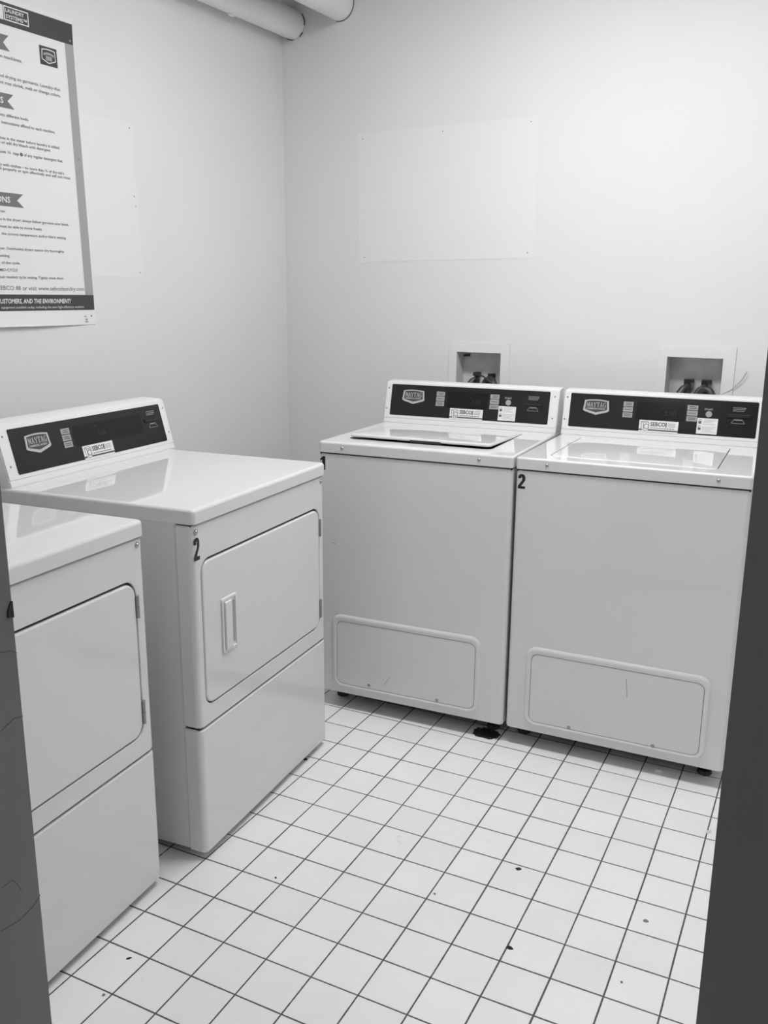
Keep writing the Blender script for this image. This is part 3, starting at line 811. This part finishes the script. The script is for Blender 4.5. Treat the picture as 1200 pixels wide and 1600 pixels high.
def make_washer(loc, rz, ch, label, lid, scuffs):
    t = tag(empty('washing_machine', loc, rz), label, 'washing machine', 'top-loading washers against the back wall')
    W, D, B0, B1_, DK, TOP = .651, .665, .056, .8825, .8862, .9211
    # cabinet with an embossed surround and a recess for the access panel
    bm = bmesh.new()
    ax0, ax1, ay0, ay1 = .0640, .5770 if ch == '2' else .5530, .0935, .3165
    if ch == '2': ax0, ax1 = .0765, .5800
    o_ = .0180; up_ = .0235
    plate(bm, FRONT, 0.001, W - .001, B0, B1_, .006, -D + .01, 0, .013, .003, n=6, ne=4,
          hole=[(ax0 - o_, ax1 + o_, ay0 - .010, ay1 + up_, .034, 0.0), (ax0 - o_ + .003, ax1 + o_ - .003, ay0 - .009, ay1 + up_ - .004, .032, .0038), (ax0 - o_ + .006, ax1 + o_ - .006, ay0 - .008, ay1 + up_ - .010, .030, .0054),
                (ax0 - .004, ax1 + .004, ay0 - .003, ay1 + .004, .024, .0046), (ax0 - .0012, ax1 + .0012, ay0 - .0012, ay1 + .0012, .022, .0030), (ax0 - .0012, ax1 + .0012, ay0 - .0012, ay1 + .0012, .022, -.010)])
    cab = link_obj('cabinet', bm, 'enamel', t, smooth=40)
    bm = bmesh.new(); plate(bm, FRONT, ax0, ax1, ay0, ay1, .021, -.009, .0034, .0012, n=6, ne=2)
    ap = link_obj('access_panel', bm, 'enamel', t)
    for x, y in (((.1839, .1030), (.4283, .0985)) if ch == '1' else ((.2029, .0975), (.4529, .0945))):
        screw(ap, frame((0, -.0034, 0), (1, 0, 0), (0, 0, 1), (0, -1, 0)), x, y + .002, .0042, 'screw_dull', .0016)
    bm = bmesh.new(); box(bm, ID, .004, W - .004, .0025, D - .03, B1_ - .004, DK + .002)
    link_obj('deck_gap_shade', bm, 'rubber_and_shade', t, smooth=0)  # black strip paints the shade in the gap below the deck
    bm = bmesh.new(); plate(bm, FRONT, ax0 - .0009, ax1 + .0009, ay0 - .0009, ay1 + .0009, .022, -.0099, .0008, 0, n=6)
    link_obj('panel_gap_shade', bm, 'rubber_and_shade', cab, smooth=0)  # black backing darkens the gap around the access panel like shade
    bm = bmesh.new(); box(bm, ID, .03, W - .03, .04, D - .04, B0 - .012, B0 + .002)
    link_obj('underside_shade', bm, 'rubber_and_shade', t, smooth=0)  # black slab added to deepen the shade under the cabinet
    # top deck with lid well
    bm = bmesh.new()
    DT = ID
    lx0, lx1, ly0, ly1 = lid['rect']
    plate(bm, DT, 0, W, -.0030, D - .006, .012, DK, TOP, .007, n=6, ne=4,
          hole=[(lx0 - .003, lx1 + .003, ly0 - .002, ly1 + .002, .020, TOP), (lx0 - .0025, lx1 + .0025, ly0 - .0015, ly1 + .0015, .020, TOP - .014)])
    deck = link_obj('top_deck', bm, 'enamel', t)
    for x in ((.0859, .5455) if ch == '1' else (.0936, .5636)):
        screw(deck, FRONT, x, .9032, .0058, 'screw_dull', .0065)
    bm = bmesh.new(); plate(bm, DT, lx0 - .0014, lx1 + .0014, ly0 - .0014, ly1 + .0014, .019, TOP - .0139, TOP - .0112, 0)
    link_obj('lid_gap_shade', bm, 'rubber_and_shade', deck, smooth=0)  # black floor of the well, painted shade for the lid gap
    # lid, hinged at its back edge
    bm = bmesh.new()
    ang = lid['lift'] / (ly1 - ly0)
    h1 = .004 if lid['lift'] == 0 else .014
    LT = frame((0, ly1, TOP), (1, 0, 0), (0, math.cos(ang), -math.sin(ang)), (0, math.sin(ang), math.cos(ang)))
    plate(bm, LT, lx0, lx1, -(ly1 - ly0), 0, .016, -.008 if lid['lift'] else -.010, .0015 if lid['lift'] == 0 else .0025, .0045 if lid['lift'] else .0030, n=6, ne=3, bot=bool(lid['lift']),
          hole=[(lx0 + q, lx1 - q, -(ly1 - ly0) + q, -q, max(.016 - q * .5, .006) + q * .6, (.0015 if lid['lift'] == 0 else .0025) + .0032 * (1 - (1 - q / .18) ** 2)) for q in (.008, .02, .035, .055, .08, .11, .14, .17)])
    lo = link_obj('lid', bm, 'enamel', t)
    if lid['lift']:
        bm = bmesh.new(); plate(bm, LT, lx0 + .215, lx0 + .325, -(ly1 - ly0) - .003, -(ly1 - ly0) + .02, .008, -.011, -.004, .002, n=3, ne=2)
        hd = link_obj('lid_notch_shade', bm, 'rubber_and_shade', lo)  # black plate stands in for the shade of the lid's finger notch
    # control console
    make_console(t, W - .001, .505, TOP, .540, 1.068, .602, True, 0)
    numeral(cab, FRONT, ch, *( (.0050, .0235, .8270, .8720) if ch == '1' else (.0085, .0305, .8270, .8710)))
    for P in scuffs:
        bm = bmesh.new()
        for a, c in zip(P, P[1:]): seg(bm, FRONT, a, c, .0016, .0032 if a[1] < .32 else -.0003, .0037 if a[1] < .32 else .0004)
        link_obj('scuff', bm, 'scuff', ap if P[0][1] < .32 else cab, smooth=0)
    for x, y in ((.035, .10), (W - .055, .085), (.05, D - .07), (W - .05, D - .07)): foot_part(t, x, y, B0 + .002)
    return t

make_washer((.6894, -.7996, 0), .0899, '1', 'white top-loading washer in the corner with numeral 1 and a slightly raised lid',
            dict(rect=(.0650, .5500, .0880, .4550), lift=.014), [[(.045, .585), (.060, .583)], [(.262, .150), (.240, .118)]])
make_washer((1.3446, -.7381, 0), .0708, '2', 'white top-loading washer with numeral 2 beside the doorway, lid closed flat',
            dict(rect=(.0850, .5510, .0600, .4670), lift=0), [[(.362, .292), (.3665, .262), (.369, .232)]])

def make_dryer(loc, rz, label, ch):
    t = tag(empty('clothes_dryer', loc, rz), label, 'dryer', 'front-loading dryers along the left wall')
    W, D, B0, SP, FT, LK, TOP = .662, .70, .018, .3525, .8640, .8672, .9025
    bm = bmesh.new(); plate(bm, ID, .0015, W - .0015, .0475, D - .005, .006, B0 + .004, LK + .004, 0, n=4)
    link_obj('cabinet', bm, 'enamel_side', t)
    # upper front panel with the door opening
    dx0, dx1, dy0, dy1 = .0290, .6270, .4080, .7700
    bm = bmesh.new()
    plate(bm, FRONT, -.002, W + .002, SP + .003, FT, .010, -.0455, 0, .015, .004, n=6, ne=5,
          hole=[(dx0 - .0050, dx1 + .0050, dy0 - .0050, dy1 + .0075, .036, 0), (dx0 - .0035, dx1 + .0035, dy0 - .0035, dy1 + .0058, .035, -.0015), (dx0 - .0035, dx1 + .0035, dy0 - .0035, dy1 + .0058, .035, -.022)])
    fp = link_obj('front_panel', bm, 'enamel', t, smooth=40)
    bm = bmesh.new(); plate(bm, FRONT, -.002, W + .002, B0, SP, .006, -.0455, .001, .015, .004, n=6, ne=5)
    link_obj('lower_panel', bm, 'enamel', t, smooth=40)
    bm = bmesh.new(); plate(bm, FRONT, dx0 - .003, dx1 + .003, dy0 - .003, dy1 + .0053, .034, -.0215, -.0075, 0, n=6)
    link_obj('door_gap_shade', bm, 'rubber_and_shade', fp, smooth=0)  # black backing paints shade into the gap around the door
    bm = bmesh.new(); box(bm, FRONT, .003, W - .003, B0 + .01, LK, -.045, -.0065)
    link_obj('panel_gap_shade', bm, 'rubber_and_shade', t, smooth=0)  # black filler, shade painted into the seams between the panels
    # door
    hx0, hx1, hy0, hy1 = .1010, .1660, .5155, .6570
    bm = bmesh.new(); plate(bm, FRONT, dx0, dx1, dy0, dy1, .032, -.020, .0015, .0055, n=6, ne=4)
    door = link_obj('door', bm, 'enamel', t, smooth=40)
    bm = bmesh.new()
    plate(bm, FRONT, hx0, hx1, hy0, hy1, .003, .001, .0062, .002, n=6, ne=3,
          hole=[(hx0 + .006, hx1 - .006, hy0 + .007, hy1 - .007, .002, .0062), (hx0 + .0068, hx1 - .0068, hy0 + .008, hy1 - .008, .002, .0035), ])
    link_obj('door_handle', bm, 'handle_plastic', door, smooth=40) 
    bm = bmesh.new(); plate(bm, FRONT, hx0 + .0080, hx1 - .0270, hy0 + .009, hy1 - .009, .003, .003, .0110, .003, n=4, ne=3)
    link_obj('grip_bar', bm, 'handle_plastic', door, smooth=40)
    bm = bmesh.new(); plate(bm, FRONT, hx1 - .0245, hx1 - .0085, hy0 + .016, hy1 - .016, .002, .0033, .0040, 0, n=2)
    link_obj('recess_shade', bm, 'label_grey', door, smooth=0)  # grey plate paints the shading of the hollow beside the grip
    for a, c in ((.6870, .7385), (.4340, .4900)):
        bm = bmesh.new()
        m_ = (a + c) / 2
        stack(bm, ID, [(circ(dx1 + .0020, -.0032, .0042, 12), a), (circ(dx1 + .0020, -.0032, .0042, 12), m_ - .0008)])
        stack(bm, ID, [(circ(dx1 + .0020, -.0032, .0042, 12), m_ + .0008), (circ(dx1 + .0020, -.0032, .0042, 12), c)])
        stack(bm, ID, [(circ(dx1 + .0020, -.0032, .0026, 12), a + .001), (circ(dx1 + .0020, -.0032, .0026, 12), c - .001)])
        plate(bm, FRONT, dx1 - .003, dx1 + .0095, a + .003, c - .003, .001, -.001, .0012, 0, n=1)
        link_obj('hinge', bm, 'screw_dull', door)
    for x, y in ((.0125, .8475), (W - .0200, .8490)): screw(fp, FRONT, x, y, .0054, 'chrome', .0050)
    # top
    bm = bmesh.new(); plate(bm, ID, -.003, W + .003, -.005, D, .014, LK, TOP, .009, n=6, ne=5)
    link_obj('top_panel', bm, 'enamel', t)
    make_console(t, .681, .540, TOP, .580, 1.056, .66, False, .004)
    if ch: numeral(fp, FRONT, ch, .0035, .0245, .7800, .8340)
    for x, y in ((.05, .09), (W - .05, .09), (.05, D - .07), (W - .05, D - .07)): foot_part(t, x, y, B0 + .006)
    return t
make_dryer((.9339, -1.6869, 0), 1.6842, 'white front-loading dryer with numeral 2, nearer the corner', '2')
make_dryer((.9731, -2.4643, 0), 1.6859, 'white front-loading dryer partly hidden behind the left door jamb', None)

# ------------------------------------------------------------------ bits on the floor
bm = bmesh.new()
ring = []
for k in range(28):
    a = 2 * PI * k / 28; q = .042 * (1 + random.uniform(-.13, .13))
    ring.append((q * 1.15 * math.cos(a), q * .85 * math.sin(a)))
stack(bm, ID, [(ring, 0.0002), ([(x * .92, y * .92) for x, y in ring], .0012), ([(x * .5, y * .5) for x, y in ring], .0008)])
for k in range(26):
    a = random.uniform(0, 2 * PI); q = random.uniform(.0, .038)
    disc(bm, ID, q * math.cos(a) * 1.1, q * math.sin(a) * .8, random.uniform(.002, .006), .0005, random.uniform(.002, .005), 7, dome=True)
o = link_obj('drain_hole', bm, 'chip'); o.location = (1.272, -.712, 0)
tag(o, 'dark dirty drain spot on the floor under the right front corner of washer 1', 'drain')
def bit(x, y, r, m, label, cat='debris', asp=1.0, rot=0.0, h=.003):
    bm = bmesh.new()
    n = 9
    pts = [(r * (1 + random.uniform(-.25, .25)) * math.cos(2 * PI * k / n), r * asp * (1 + random.uniform(-.25, .25)) * math.sin(2 * PI * k / n)) for k in range(n)]
    stack(bm, ID, [(pts, .0001), ([(p[0] * .9, p[1] * .9) for p in pts], h * .6), ([(p[0] * .5, p[1] * .5) for p in pts], h)])
    o = link_obj('floor_debris', bm, m)
    o.location = (x, y, 0); o.rotation_euler = (0, 0, rot)
    tag(o, label, cat, 'bits of debris on the tiles')
bit(1.6217, -1.3265, .0075, 'chip', 'black chip on the middle of the tiled floor', asp=.7, rot=.5)
bit(1.7058, -1.5958, .0085, 'chip', 'oval black chip on a grout line at the bottom centre of the floor', asp=.6)
bit(1.4844, -1.5162, .0030, 'chip_grey', 'tiny grey crumb on a tile left of the black chips', asp=.8)
bit(1.9422, -1.3592, .0060, 'chip_grey', 'grey crumb on a tile near the right door jamb', asp=.9, h=.002)
bit(1.9447, -1.5741, .0028, 'chip_grey', 'tiny grey crumb nearest the right door jamb at the bottom', asp=.9)
bit(1.1238, -1.6564, .0028, 'chip', 'tiny dark crumb on a tile in front of dryer 2')
bit(1.0144, -2.0341, .0060, 'chip', 'thin dark sliver on a tile in front of the nearer dryer', asp=.35, rot=.9)
bit(.8615, -1.1485, .0085, 'chip', 'dark lump beside the bottom edge of dryer 2', asp=.6, h=.006)
bit(1.8125, -.6750, .0140, 'chip_light', 'pale plaster chip under the front edge of washer 2', asp=.5, h=.008)
bit(2.0009, -.9232, .0120, 'chip_light', 'pale paint flake on a grout line near the right jamb', asp=.5, rot=1.2, h=.002)
bit(1.0459, -2.1341, .0030, 'chip_grey', 'tiny grey crumb in the bottom left corner of the floor')
